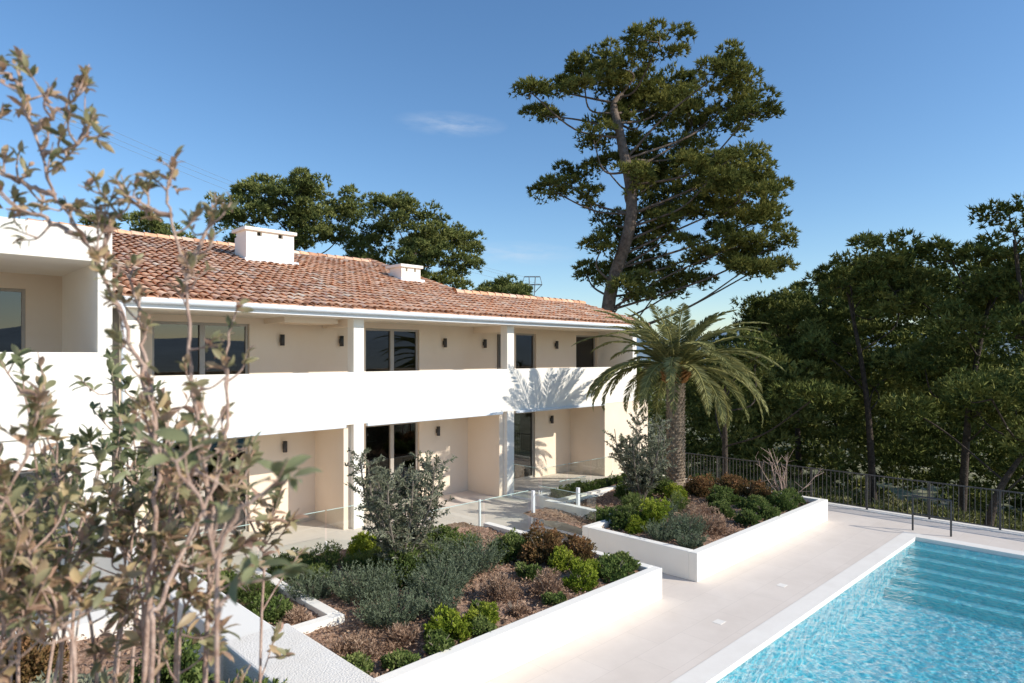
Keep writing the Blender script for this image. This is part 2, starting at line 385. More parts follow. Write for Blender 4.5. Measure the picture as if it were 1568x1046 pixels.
for (a,b_,za,zb) in up+lo:
    y0=BW+.08;y1=BW+.16; f=.06
    fr+= [(a,a+f,y0,y1,za,zb),(b_-f,b_,y0,y1,za,zb),(a+f,b_-f,y0,y1,zb-f,zb),(a+f,b_-f,y0,y1,za,za+f)]
    if b_-a>1.5:
        mid=(a+b_)/2; fr.append((mid-.06,mid+.06,y0-.02,y1,za+f,zb-f))
    gl.append((a+f,b_-f,BW+.115,BW+.125,za+f,zb-f))
boxes('window_frames',fr,M_frame,vi); boxes('window_glass_panes',gl,M_wglass,vi)
boxes('balcony_door_leaf',[(14.95,15.22,BW-.04,BW-.002,UF,.72)],M_bronze,vi)
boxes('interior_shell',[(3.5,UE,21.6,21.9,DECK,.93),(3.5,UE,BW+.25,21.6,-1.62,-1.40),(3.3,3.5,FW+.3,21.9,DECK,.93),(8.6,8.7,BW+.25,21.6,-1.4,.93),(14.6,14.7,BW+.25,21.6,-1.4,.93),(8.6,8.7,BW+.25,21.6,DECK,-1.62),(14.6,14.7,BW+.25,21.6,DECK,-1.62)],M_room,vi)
lam=[(7.43,.40),(9.1,.40),(12.67,.40),(14.33,.40),(17.86,.40),(7.5,-2.3),(12.4,-2.3),(17.6,-2.3)]
T=Tubes(12)
for u,z in lam:
    T.add([(u,BW-.09,z-.14),(u,BW-.09,z-.139),(u,BW-.09,z+.139),(u,BW-.09,z+.14)],[.0,.055,.055,.0])
T.make('wall_lamp_cylinders',M_dark,vi)
boxes('wall_lamp_brackets',[(u-.03,u+.03,BW-.05,BW-.001,z-.06,z+.06) for u,z in lam],M_dark,vi)

def roof_z(w): return 1.16+.3*(w-13.86)
V=[];F=[]
def quad(p): 
    k=len(V); V.extend(p); F.append([k,k+1,k+2,k+3])
R2=17.1; RG=22.15
quad([(3.0,13.86,roof_z(13.86)),(14.05,13.86,roof_z(13.86)),(14.05,RG,roof_z(RG)),(3.0,RG,roof_z(RG))])
quad([(14.05,13.86,roof_z(13.86)),(20.95,13.86,roof_z(13.86)),(20.95,R2,roof_z(R2)),(14.05,R2,roof_z(R2))])
quad([(3.0,RG,roof_z(RG)),(14.05,RG,roof_z(RG)),(14.05,27,1.6),(3.0,27,1.6)])
quad([(14.05,R2,roof_z(R2)),(20.95,R2,roof_z(R2)),(20.95,22,1.0),(14.05,22,1.0)])
quad([(14.05,R2,1.0),(14.05,27,1.0),(14.05,RG,roof_z(RG)),(14.05,R2,roof_z(R2))])
quad([(3.0,13.86,1.13),(20.95,13.86,1.13),(20.95,13.86,1.158),(3.0,13.86,1.158)])
quad([(20.95,13.86,1.0),(20.95,22,1.0),(20.95,R2,roof_z(R2)),(20.95,13.86,1.158)])
obj_from('roof_underlay',V,F,surf('roof_channel_tiles',(.46,.25,.16),(.66,.40,.27),8,.95,.5,20),vi)
sl=math.hypot(1,.3); du=np.array([1,0,0]); ds=np.array([0,1,.3])/sl; dn=np.array([0,-.3,1])/sl
tV=[];tF=[];cnt=0
th=np.linspace(0,np.pi,7)
cellU=.205; cellS=.37
rows=int((RG-13.86)*sl/cellS)+1
for j in range(rows):
    for i in range(int(17.9/cellU)):
        u=3.1+cellU*i+rng.normal()*.008
        s0=j*cellS-.05+rng.normal()*.016
        w=13.86+s0/sl
        if u>14.0 and w>R2-.15: continue
        if w>RG-.2: continue
        ang=rng.normal()*.012
        rl=.092+rng.normal()*.004; ru=.074
        hl=.022+rng.normal()*.007; hu=-.004
        o=np.array([u,13.86,roof_z(13.86)])
        def ring(s,r,h,dx):
            return o+du*dx+ds*s+dn*h+np.cos(th)[:,None]*du*r+np.sin(th)[:,None]*dn*r*.75
        tV.append(np.vstack([ring(s0,rl,hl,0),ring(s0+.44,ru,hu,ang)]))
        k=np.arange(6)
        tF.append(np.stack([k,k+1,k+8,k+7],-1)+cnt); cnt+=14
for (ua,ub,rw) in ((3.1,14.0,RG),(14.1,20.9,R2)):
    u=ua
    while u<ub:
        z=roof_z(rw)+.02
        a=np.stack([np.full(7,u),rw+np.cos(th)*.13,z+np.sin(th)*.13],-1)
        b_=np.stack([np.full(7,u+.42),rw+np.cos(th)*.11,z-.01+np.sin(th)*.11],-1)
        tV.append(np.vstack([a,b_])); k=np.arange(6); tF.append(np.stack([k,k+1,k+8,k+7],-1)+cnt); cnt+=14
        u+=.36
s=(R2-13.86)*sl
while 13.86+s/sl<RG:
    o=np.array([14.03,13.86,roof_z(13.86)])
    a=o+ds*s+dn*.05+np.cos(th)[:,None]*du*.12+np.sin(th)[:,None]*dn*.12
    b_=o+ds*(s+.44)+dn*.03+np.cos(th)[:,None]*du*.10+np.sin(th)[:,None]*dn*.10
    tV.append(np.vstack([a,b_])); k=np.arange(6); tF.append(np.stack([k,k+1,k+8,k+7],-1)+cnt); cnt+=14
    s+=.37
obj_from('roof_tiles',np.concatenate(tV),np.concatenate(tF),M_tile,vi,smooth=True)
def chimney(u0,u1,w0,w1,h):
    zb=roof_z(w0)-.1; zt=roof_z(w0)+h
    boxes('chimney_stack',[(u0,u1,w0,w1,zb,zt-.24)],M_white,vi,.01)
    seg=[(u0+.15,u1-.15,w0+.18,w1-.18,zt-.24,zt-.101)]
    for a,b_ in ((u0+.003,u0+(u1-u0)*.22),(u0+(u1-u0)*.32,u0+(u1-u0)*.66),(u0+(u1-u0)*.76,u1-.003)):
        seg.append((a,b_,w0+.004,w0+.12,zt-.24,zt-.102))
    seg.append((u0+.004,u0+.1,w0+.12,w1-.12,zt-.24,zt-.102))
    boxes('chimney_vents',seg[1:],M_white,vi); boxes('chimney_core',seg[:1],M_bronze,vi)
    boxes('chimney_cap',[(u0-.07,u1+.07,w0-.07,w1+.07,zt-.1,zt)],M_white,vi,.015)
    boxes('chimney_flashing',[(u0-.08,u1+.12,w0-.10,w1+.1,zb-.1,zb+.22)],M_gutter,vi,.02)
chimney(7.95,9.45,19.3,20.15,1.05)
chimney(12.85,13.65,18.4,19.2,.6)

WF=13.0
boxes('wing_fascia_and_roof',[(-9,3.02,WF,22,1.62,2.2)],M_white,vi,.01)
boxes('wing_parapet',[(-9,2.8,WF+.003,WF+.2,-1.35,.06)],M_white,vi,.008)
boxes('wing_pier',[(2.8,3.02,WF+.002,BW,-1.35,1.62),(2.8,3.02,BW,22,-4.3,1.62)],M_white,vi)
bl=[]; wall_open(bl,-9,2.8,BW,BW+.2,-1.35,1.62,[(-1.2,2.2,-1.2,1.32)])
boxes('wing_recess_wall',bl,M_beige,vi)
boxes('wing_floor',[(-9,2.8,WF+.2,BW,-1.35,-1.2),(-9,2.8,BW+.2,21,-1.35,-1.2)],M_beige,vi)
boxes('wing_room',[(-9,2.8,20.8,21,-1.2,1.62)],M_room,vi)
boxes('wing_window_frame',[(2.14,2.2,BW+.06,BW+.14,-1.2,1.32),(1.0,1.07,BW+.06,BW+.14,-1.2,1.26),(-1.2,2.14,BW+.06,BW+.14,1.26,1.32)],M_frame,vi)
boxes('wing_window_glass',[(-1.2,2.14,BW+.095,BW+.105,-1.2,1.26)],M_wglass,vi)
bl=[]; wall_open(bl,-9,3.02,WF+.05,WF+.3,-4.3,-1.353,[(.6,2.3,-4.2,-1.85)])
boxes('wing_ground_wall',bl,M_white,vi)
boxes('wing_ground_window',[(.6,2.3,WF+.2,WF+.21,-4.2,-1.85)],M_wglass,vi)
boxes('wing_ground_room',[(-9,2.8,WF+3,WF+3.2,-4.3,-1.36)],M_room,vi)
boxes('wing_ground_frame',[(.6,.66,WF+.15,WF+.199,-4.2,-1.85),(2.24,2.3,WF+.15,WF+.199,-4.2,-1.85),(.66,2.24,WF+.15,WF+.199,-1.91,-1.85),(1.42,1.48,WF+.15,WF+.199,-4.2,-1.91)],M_frame,vi)
boxes('link_wall',[(3.02,3.3,FW+.1,FW+.3,DECK,.93)],M_white,vi)

# ---------------------------------------------------------------- planters
TW=-3.75
def planter(name,walls):
    e=empty(name); boxes('walls',walls,M_white,e,.012)
    return e
w=.18
p1=planter('planter_bed',[(3.2,10.0,6.37,6.37+w,DECK,TW),(10.0-w,10.0,6.37+w,10.9,DECK,TW),(3.2,10.0-w,11.6,11.6+w,DECK,TW-.15),
   (4.72,4.9,8.6,11.6,DECK,TW+.012),(3.2,4.9,8.42,8.6,DECK,TW+.012)])
p2=planter('planter_bed',[(11.2,17.85,6.37,6.37+w,DECK,TW),(11.2,11.2+w,6.37+w,9.0,DECK,TW),(17.85-w,17.85,6.37+w,11.4,DECK,TW),
   (11.2,12.35,9.0,9.18,DECK,TW),(12.17,12.35,9.18,11.2,DECK,TW+.1),(12.35,17.67,11.2,11.38,DECK,TW-.1)])
def soil(name,x0,x1,y0,y1,z,parent,amp=.05,step=.08):
    nx=max(2,int((x1-x0)/step)); ny=max(2,int((y1-y0)/step))
    xs=np.linspace(x0,x1,nx); ys=np.linspace(y0,y1,ny); X,Y=np.meshgrid(xs,ys,indexing='ij')
    Z=z+amp*(np.sin(X*2.1+1)*np.cos(Y*1.7)+.5*np.sin(X*5.3)*np.sin(Y*4.7+2))+rng.normal(size=X.shape)*.012
    id=np.arange(nx*ny).reshape(nx,ny)
    F=np.stack([id[:-1,:-1],id[1:,:-1],id[1:,1:],id[:-1,1:]],-1).reshape(-1,4)
    obj_from(name,np.stack([X,Y,Z],-1).reshape(-1,3),F,M_soil,parent)
SZ=-3.86
soil('soil',3.2,9.82,6.55,11.6,SZ,p1); soil('soil',11.38,17.67,6.55,11.2,SZ,p2)
boxes('end_cap',[(3.0,3.199,6.37,11.6,DECK,TW-.02)],M_white,p1)
def chips(parent,x0,x1,y0,y1,n,z):
    C=np.stack([rng.uniform(x0,x1,n),rng.uniform(y0,y1,n),np.full(n,z)+rng.uniform(0,.06,n)],-1)
    D=rng.normal(size=(n,3))*np.array([1,1,.35])
    V,F=leaves(C,D,rng.uniform(.03,.08,n),rng.uniform(.02,.035,n),rng,'rh')
    obj_from('mulch_chips',V,F,M_dry,parent,np.repeat(rng.uniform(0,1,n),4))
chips(p1,3.3,9.8,6.56,11.5,14000,SZ); chips(p2,11.4,17.6,6.56,11.1,9000,SZ)

fw=empty('roughcast_wall')
boxes('wall_body',[(2.2,2.8,-3,5.85,-4.3,-2.5)],M_rough,fw,.02)
boxes('low_wall_body',[(2.35,2.8,5.851,13.0,-4.3,-2.62)],M_white,fw,.02)
fb=empty('raised_bed'); soil('soil',-4,2.2,-2,8,-2.95,fb,.06); chips(fb,-3,2.2,1,8,6000,-2.95)
boxes('bed_end_wall',[(-9,2.35,8.0,8.3,-4.3,-2.8)],M_white,fb)
boxes('terrace_floor',[(-9,2.35,8.3,13.05,-4.3,-4.15)],M_cop,fb)

# ---------------------------------------------------------------- glass balustrades
M_gedge=surf('glass_edge',(.50,.66,.60),(.56,.72,.66),3,.2,0,spec=.5)
def balustrade(pts,h=1.0,z=DECK):
    e=empty('glass_balustrade')
    V=[];F=[];Q=[];Ed=[];Po=[]
    for (a,b_) in zip(pts[:-1],pts[1:]):
        a=np.array(a,float); b_=np.array(b_,float); d=b_-a; L=np.linalg.norm(d); n=max(1,int(round(L/1.3)))
        for i in range(n):
            p=a+d*(i/n); q=a+d*((i+1)/n); dd=d/L*.02
            Po.append((p[0]-.012,p[0]+.012,p[1]-.012,p[1]+.012,z+.056,z+h*.35))
            p=p+dd;q=q-dd
            k=len(V); V.extend([(p[0],p[1],z+.05),(q[0],q[1],z+.05),(q[0],q[1],z+h),(p[0],p[1],z+h)]); F.append([k,k+1,k+2,k+3])
            x0,x1=sorted((p[0],q[0])); y0,y1=sorted((p[1],q[1]))
            if x1-x0<.01: x0-=.006;x1+=.006
            if y1-y0<.01: y0-=.006;y1+=.006
            Ed.append((x0,x1,y0,y1,z+h+.001,z+h+.012))
        x0,x1=sorted((a[0],b_[0])); y0,y1=sorted((a[1],b_[1]))
        Q.append((x0-.02,x1+.02,y0-.02,y1+.02,z,z+.055))
    obj_from('glass_panels',V,F,M_glass,e); boxes('glass_top_edge',Ed,M_gedge,e); boxes('clamps',Po,M_metalw,e)
    for i,q in enumerate(Q): boxes('base_rail_%d'%(i+1),[q],M_metalw,e)
balustrade([(4.0,12.7),(8.4,12.7)])
balustrade([(8.55,11.1),(11.5,11.1)])
balustrade([(11.75,11.0),(11.75,9.2)],z=DECK+.1)
balustrade([(12.5,11.0),(13.6,11.0)],z=DECK+.1)
balustrade([(14.0,13.0),(18.6,13.0)],z=DECK)
balustrade([(14.0,13.1),(14.0,14.2)],z=DECK)
gp=empty('gate_posts')
boxes('posts',[(11.55,11.62,11.0,11.07,DECK,DECK+1.0),(12.42,12.49,10.3,10.37,DECK,DECK+1.05),(8.48,8.53,11.07,11.12,DECK,DECK+1),(9.98,10.02,11.2,11.24,DECK,DECK+1)],M_metalw,gp)
lp=empty('low_planter'); boxes('walls',[(13.6,18.6,12.0,12.15,DECK,DECK+.3),(13.6,18.6,12.75,12.9,DECK,DECK+.3),(13.6,13.75,12.15,12.75,DECK,DECK+.3)],M_white,lp)
boxes('earth',[(13.76,18.59,12.16,12.74,DECK,DECK+.24)],M_soil,lp)

# ---------------------------------------------------------------- shrubs
def shrub(name,u,w_,r,h,mat,kind,seed,z=SZ,n=None):
    rg=np.random.default_rng(seed); e=empty(name,(u,w_,z))
    c=np.array([u,w_,z])
    if kind=='spiky':
        ns=int(150*r*r/.16*1.0)+30
        ang=rg.uniform(0,6.28,ns); rr=np.sqrt(rg.uniform(0,1,ns))*r
        base=c+np.stack([np.cos(ang)*rr*.6,np.sin(ang)*rr*.6,np.zeros(ns)],-1)
        d=unit(np.stack([np.cos(ang)*rr/r*.7,np.sin(ang)*rr/r*.7,np.ones(ns)],-1)+rg.normal(size=(ns,3))*.12)
        L=h*rg.uniform(.6,1.1,ns)
        k=26; s=rg.uniform(.15,1,(ns,k))
        C=(base[:,None,:]+d[:,None,:]*(L[:,None]*s)[...,None]).reshape(-1,3)
        D=unit(np.repeat(d,k,0)*.8+rg.normal(size=(ns*k,3))*.55)
        V,F=leaves(C,D,.045*rg.uniform(.8,1.3,len(C)),.013,rg,'rh')
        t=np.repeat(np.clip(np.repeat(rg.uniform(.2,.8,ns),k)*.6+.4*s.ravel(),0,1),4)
    else:
        Ls,Ws=(.05,.028) if kind=='leafy' else (.06,.014)
        ns=int((500 if kind=='leafy' else 260)*(r/.3)**2) if n is None else n
        nl=7
        ncl=max(6,int(14*(r/.3)**1.5))
        lc=unit(rg.normal(size=(ncl,3)))*rg.uniform(.35,.85,(ncl,1)); lc[:,2]=np.abs(lc[:,2])
        which=rg.integers(0,ncl,ns)
        u_=unit(rg.normal(size=(ns,3)))*rg.uniform(.3,1,(ns,1))**.5*.38
        q=lc[which]+u_; q[:,2]=np.maximum(q[:,2],.02)
        C=c+q*np.array([r,r,h])
        out_=unit(q+np.array([0,0,.4]))
        D=unit(np.repeat(out_,nl,0)+rg.normal(size=(ns*nl,3))*.7)
        CC=np.repeat(C,nl,0)+rg.normal(size=(ns*nl,3))*.012
        V,F=leaves(CC,D,Ls*rg.uniform(.7,1.3,len(CC)),Ws,rg,'rh')
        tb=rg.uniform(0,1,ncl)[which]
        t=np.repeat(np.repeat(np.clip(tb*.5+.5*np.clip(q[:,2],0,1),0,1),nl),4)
    T=Tubes(4)
    for i in range(7):
        a=rg.uniform(0,6.28); T.add([c,c+np.array([math.cos(a)*r*.3,math.sin(a)*r*.3,h*.4]),c+np.array([math.cos(a)*r*.6,math.sin(a)*r*.6,h*.8])],[.012,.009,.004])
    T.make('stems',M_bark2,e)
    obj_from('leaves',V,F,mat,e,t)
S=[('lime',5.7,7.05,.36,.36),('lime',6.25,6.95,.3,.34),('green',5.3,6.75,.28,.22),('green',6.0,6.75,.25,.2),
('rosemary',5.6,9.0,.55,.55),('rosemary',7.0,8.6,.5,.55),('rosemary',7.7,8.8,.5,.6),('rosemary',5.35,7.95,.5,.42),('rosemary',6.4,8.2,.5,.5),('rosemary',6.0,7.7,.35,.4),
('rosemary',5.0,9.6,.4,.4),('rosemary',7.3,9.5,.45,.5),
('bronze',9.0,8.3,.45,.62),('bronze',9.5,7.9,.4,.5),('green',8.7,8.9,.4,.55),('lime',8.9,7.7,.3,.4),('bronze',9.4,8.8,.4,.5),
('lime',8.45,6.95,.3,.34),('green',9.2,6.9,.4,.34),('lime',8.9,7.2,.32,.36),('green',9.6,7.0,.3,.3),
('dry',7.9,7.2,.36,.35),('dry',7.15,7.55,.36,.38),('dry',5.1,7.3,.32,.25),('dry',4.5,7.5,.35,.25),('dry',6.9,6.95,.2,.2),
('green',5.3,10.9,.45,.4),('dark',5.9,10.8,.45,.4),('dark',5.3,10.2,.4,.35),('lime',6.85,11.0,.4,.4),('dark',6.4,10.2,.5,.4),('green',7.4,10.6,.4,.4),('dark',8.2,9.8,.45,.4),('green',8.4,10.6,.4,.4),
('green',4.2,7.0,.28,.2),('green',4.7,6.75,.25,.15),('dark',7.0,9.3,.5,.6),('green',6.55,9.3,.5,.6),
('green',4.2,9.4,.4,.3),('dark',4.35,10.3,.4,.35),('green',4.0,11,.4,.4),('dry',4.4,8.9,.25,.2),
('green',7.6,6.8,.2,.14),('green',6.6,7.4,.16,.12),('green',8.2,7.9,.25,.25),
('lime',12.6,8.2,.5,.62),('green',12.3,8.8,.45,.5),('rosemary',11.75,6.85,.32,.32),('rosemary',11.8,7.5,.35,.4),('rosemary',12.4,7.3,.42,.5),('dry',13.1,7.1,.42,.42),('dry',13.3,7.7,.4,.4),('dry',13.9,7.8,.4,.35),
('bronze',16.5,9.2,.5,.55),('bronze',17.0,8.6,.5,.55),('green',15.9,8.3,.45,.4),('bronze',17.2,7.9,.4,.45),('green',15.3,6.9,.38,.38),('green',16.4,6.95,.4,.4),('green',14.4,6.9,.35,.32),('green',15.8,7.4,.4,.4),
('lime',15.4,9.4,.4,.42),('green',12.3,9.4,.4,.35),('dark',14.4,8.8,.4,.4),('green',14.7,7.7,.4,.35),('green',17.2,7.0,.35,.35),('dark',13.5,9.4,.5,.5),('green',16.0,10.3,.5,.5),('green',14.9,10.4,.5,.5),('lime',12.0,8.4,.3,.3),('rosemary',13.2,8.5,.4,.45),
('dark',17.2,9.6,.4,.4)]
nm={'lime':('pittosporum_shrub',M_lime,'leafy'),'green':('green_shrub',M_green,'leafy'),'rosemary':('rosemary_bush',M_rosem,'spiky'),'bronze':('photinia_shrub',M_red,'leafy'),'dry':('heather_shrub',M_dry,'thin'),'dark':('viburnum_shrub',M_green,'thin')}
for i,(k,u,w_,r,h) in enumerate(S):
    a=nm[k]; shrub(a[0],u,w_,r,h,a[1],a[2],100+i)
for i,u in enumerate(np.arange(13.95,18.5,.42)): shrub('low_hedge',u,12.45,.26,.3,M_green,'leafy',300+i,z=DECK+.24,n=250)

def olive(name,u,w_,h,r,seed):
    rg=np.random.default_rng(seed); c=np.array([u,w_,SZ]); e=empty(name,tuple(c)); T=Tubes(6)
    Cs=[];Ds=[];ts=[]
    for s in range(14):
        a=s*2.4+rg.uniform(-.4,.4); lean=math.sqrt(rg.uniform(.02,1))*r*.75
        tip=c+np.array([math.cos(a)*lean,math.sin(a)*lean,h*rg.uniform(.5,.84)])
        st=smooth_path([c,c+(tip-c)*np.array([.4,.4,.3]),c+(tip-c)*np.array([.85,.85,.65]),tip],6); T.add(st,np.linspace(.032,.009,len(st)))
        for b in range(34):
            i=rg.integers(4,len(st)); p=st[i]; d=unit(rg.normal(size=3)*np.array([.9,.9,.45])+np.array([0,0,.7])); L=rg.uniform(.2,.42)
            q=np.array([p,p+d*L*.5+rg.normal(size=3)*.02,p+d*L]); T.add(q,[.006,.004,.002])
            tb=rg.uniform(0,1)
            k=36; ss=rg.uniform(.15,1.05,k)
            Cs.append(p+d*L*ss[:,None]); Ds.append(unit(d*.9+rg.normal(size=(k,3))*.65)); ts.append(np.full(k,tb))
    C=np.concatenate(Cs);D=np.concatenate(Ds)
    V,F=leaves(C,D,.075*rg.uniform(.7,1.2,len(C)),.024,rg,'rh')
    T.make('trunk',M_bark2,e); obj_from('leaves',V,F,M_olive,e,np.repeat(np.concatenate(ts),4))
olive('olive_tree',6.6,9.5,2.5,1.15,5); olive('olive_tree',14.4,9.8,2.65,1.2,6)

def bare(name,c,h,seed):
    rg=np.random.default_rng(seed); c=np.array(c,float); e=empty(name,tuple(c)); T=Tubes(5)
    for s in range(9):
        d=unit(rg.normal(size=3)*np.array([.35,.35,.1])+np.array([0,0,1])); L=h*rg.uniform(.6,1)
        P=smooth_path([c,c+d*L*.5+rg.normal(size=3)*.05,c+d*L],5); T.add(P,np.linspace(.016,.005,len(P)))
        for b in range(6):
            p=P[rg.integers(3,len(P))]; q=p+unit(d+rg.normal(size=3)*.5)*rg.uniform(.15,.4); T.add([p,(p+q)/2,q],[.008,.006,.004])
    T.make('bare_branches',M_stem,e)
bare('bare_sapling',(17.3,7.3,SZ),1.6,3)

# ---------------------------------------------------------------- palm
def palm(name,u,w_,z0,hh,seed):
    rg=np.random.default_rng(seed); c=np.array([u,w_,z0]); e=empty(name,tuple(c)); T=Tubes(16)
    zz=np.linspace(0,hh,40); T.add([c+np.array([0,0,z]) for z in zz],.25+np.clip((.3-zz),0,1)*.25)
    T.make('trunk',M_palmt,e)
    V=[];F=[]
    def stub(ang,z,rad,sz,out):
        d=np.array([math.cos(ang),math.sin(ang),0]); t=np.array([-d[1],d[0],0]); o=c+d*rad+np.array([0,0,z])
        k=len(V); up=np.array([0,0,1])
        V.extend([o-t*sz*.6,o+t*sz*.6,o+up*sz*.8+t*sz*.25,o+up*sz*.8-t*sz*.25,
                  o+d*out*.2-t*sz*.5+up*sz*.1,o+d*out*.2+t*sz*.5+up*sz*.1,o+d*out+up*sz*.9+t*sz*.22,o+d*out+up*sz*.9-t*sz*.22])
        F.extend((BF+k).tolist())
    for r_,z in enumerate(np.arange(.05,hh-.35,.095)):
        for a in range(13): stub((a+.5*(r_%2))*2*math.pi/13+rg.normal()*.04,z,.235,.11,.05+rg.uniform(0,.03))
    obj_from('trunk_leaf_scars',V,F,M_palmt,e)
    V=[];F=[]
    for r_,z in enumerate(np.arange(hh-.4,hh+.15,.08)):
        k=13
        for a in range(k): stub((a+.5*(r_%2))*2*math.pi/k+rg.normal()*.05,z,.25+.09*math.sin((r_)/7*math.pi),.12,.12+rg.uniform(0,.1))
    obj_from('crown_boss',V,F,M_palmb,e)
    top=c+np.array([0,0,hh]); R=Tubes(5); Cs=[];Ds=[];Ls=[];ts=[]
    nf=74
    for f in range(nf):
        q=f/nf; ang=f*2.39996+rg.normal()*.12
        el=math.radians(78-82*q**.9+rg.normal()*6); L=rg.uniform(2.75,3.35)*(.7+.3*min(1,q*3))
        bend=math.radians(58+36*min(1,1.3*q)+rg.normal()*10)
        h=np.array([math.cos(ang),math.sin(ang),0]); side=np.array([-h[1],h[0],0]); p=top+h*.18+np.array([0,0,.05]); P=[p]; n=26; dirs=[]
        for s in range(n):
            t=s/n; ee=el-bend*t**1.3; d=h*math.cos(ee)+np.array([0,0,1])*math.sin(ee); dirs.append(d); p=p+d*L/n; P.append(p)
        P=np.array(P); R.add(P,np.linspace(.03,.006,len(P)))
        tb=rg.uniform(.2,.95)*(1-.3*q)
        m=60; s=np.linspace(.12,.995,m)
        for sg in (-1,1):
            fi=s*n; i0=np.minimum(fi.astype(int),n-1); pp=P[i0]+(P[i0+1]-P[i0])*(fi-i0)[:,None]
            dd=np.array(dirs)[i0]; upn=np.cross(side,dd)*-1; upn=np.where(upn[:,2:3]<0,-upn,upn)
            ll=.40*np.sin(np.clip(s*.9+.12,0,1)*math.pi)**.6*rg.uniform(.9,1.08,m)
            D=unit(dd*.95+side*sg*.85+upn*.25+rg.normal(size=(m,3))*.06+np.array([0,0,-.35]))
            Cs.append(pp);Ds.append(D);Ls.append(ll);ts.append(np.full(m,tb)+rg.normal(size=m)*.1)
    C=np.concatenate(Cs);D=np.concatenate(Ds);L=np.concatenate(Ls)
    V,F=leaves(C,D,L,.042,rg,'rh')
    R.make('frond_ribs',foliage('palm_rib',[(.30,.28,.10),(.38,.34,.14)],.0),e)
    obj_from('frond_leaflets',V,F,M_palm,e,np.repeat(np.clip(np.concatenate(ts),0,1),4))
palm('date_palm',17.2,10.5,SZ-.05,3.5,11)

# ---------------------------------------------------------------- pines
def pxl(l,bx,bz,t,seed,dy=1.0):
    rg=np.random.default_rng(seed); s=t/1000; o=[]
    for (px,py,rx,ry) in l:
        o.append(((px-784)*s-bx,rg.uniform(-1,1)*3.0*dy,(545-py)*s-bz,rx*s,max(rx,ry)*s*.85,ry*s))
    return o
big=[(940,102,64,32),(1045,116,56,40),(995,96,50,20),(832,148,34,20),(812,155,20,14),(893,132,46,32),(1000,148,60,36),(1110,170,36,34),(1062,190,60,45),(1120,205,34,30),(866,265,34,28),(845,290,22,18),(905,225,26,26),
(1025,285,60,46),(1105,262,55,34),(1172,285,38,34),(1100,330,66,40),(1030,350,55,40),(1160,388,34,34),(1085,395,60,32),(1005,405,46,30),(915,388,18,22),(938,350,20,24),(858,104,22,12),(1075,100,30,20),(1194,325,18,24),(1136,152,16,16),(965,440,32,18),(1115,425,36,14),(1060,240,54,36),(1140,350,50,36),(960,290,28,28),
(940,190,34,30),(1000,210,44,34),(985,345,40,38),(1010,240,44,34),(1060,300,54,44),(1050,435,50,18),(1000,455,44,16),(1080,145,44,36),(960,395,34,30),(905,410,14,16),(930,425,22,18),(1150,415,40,18),(975,122,50,30),(900,305,22,20),(925,255,26,24),(1130,250,44,30)]
bt=34; bz=-7.5; bx=(928-784)*.034
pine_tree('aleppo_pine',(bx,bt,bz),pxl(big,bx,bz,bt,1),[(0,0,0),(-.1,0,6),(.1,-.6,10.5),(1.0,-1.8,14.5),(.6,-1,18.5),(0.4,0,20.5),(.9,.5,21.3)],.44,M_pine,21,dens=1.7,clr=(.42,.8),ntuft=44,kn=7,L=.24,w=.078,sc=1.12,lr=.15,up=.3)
t=46
bl1=[(450,318,66,36),(395,305,34,24),(510,305,38,26),(365,340,20,20),(440,370,60,24),(520,350,36,34),(480,296,40,16),(400,350,40,30),(480,345,40,30),(540,385,30,22),(380,375,30,16)]
bl2=[(600,328,44,30),(650,348,46,32),(700,358,34,28),(712,395,24,28),(640,390,50,26),(690,425,36,18),(575,365,30,30),(605,313,30,14),(660,370,50,30),(620,420,40,20),(560,400,30,18)]
b1=(450-784)*.046; b2=(640-784)*.046
pine_tree('umbrella_pine',(b1,t,-7.5),pxl(bl1,b1,-7.5,t,2),[(0,0,0),(0.3,0,8),(0,0,14),(.2,0,17)],.35,M_pineb,22,dens=1.7,clr=(.5,.85),L=.26,w=.09,sc=1.12,lr=.15)
pine_tree('umbrella_pine',(b2,t+2,-7.5),pxl(bl2,b2,-7.5,t,3),[(0,0,0),(-.6,0,8),(-.4,0,12),(.2,0,15)],.35,M_pineb,23,dens=1.7,clr=(.5,.85),L=.26,w=.09,sc=1.12,lr=.15)
pine_tree('umbrella_pine',(-27,46,-7.5),pxl([(205,340,34,16),(170,345,30,14),(230,357,24,14)],-27,-7.5,46,4),[(0,0,0),(0,0,8),(0,0,15)],.3,M_pineb,24,dens=1.5,clr=(.6,1.0),L=.3,w=.1)
pine_tree('umbrella_pine',(-1,75,-12),pxl([(770,440,22,12),(800,450,20,10),(745,450,18,8)],-1,-12,75,4),[(0,0,0),(0,0,8),(0,0,17)],.3,M_pineb,25,dens=1.4,clr=(.8,1.2),L=.4,w=.15)
def wood(px,py,t,l,seed,mat=M_pined,r0=.20,lean=0,d=1.6):
    s=t/1000; x=(px-784)*s; z=-8.5
    tp=[(0,0,0),(lean*.3,0,(545-py)*s*.5-z*.5),(lean,0,(545-py)*s-z-1)]
    pine_tree('pine_tree',(x,t,z),pxl(l,x,z,t,seed),tp,r0,mat,seed,dens=d,clr=(.5,.88),ntuft=32,kn=7,L=.26,w=.09,sc=1.25,lr=.18,bark=M_barkd)
wood(1225,450,38,[(1210,470,50,26),(1260,440,40,24),(1180,500,40,30),(1240,510,50,34),(1165,490,24,16),(1210,550,44,30),(1160,560,40,30)],31,lean=-.8)
wood(1340,390,32,[(1310,405,44,24),(1370,400,40,24),(1290,440,40,30),(1350,450,60,36),(1400,470,40,36),(1290,500,50,30),(1360,520,44,26),(1250,530,30,24),(1330,570,50,24),(1390,560,40,24)],32,lean=-1.5)
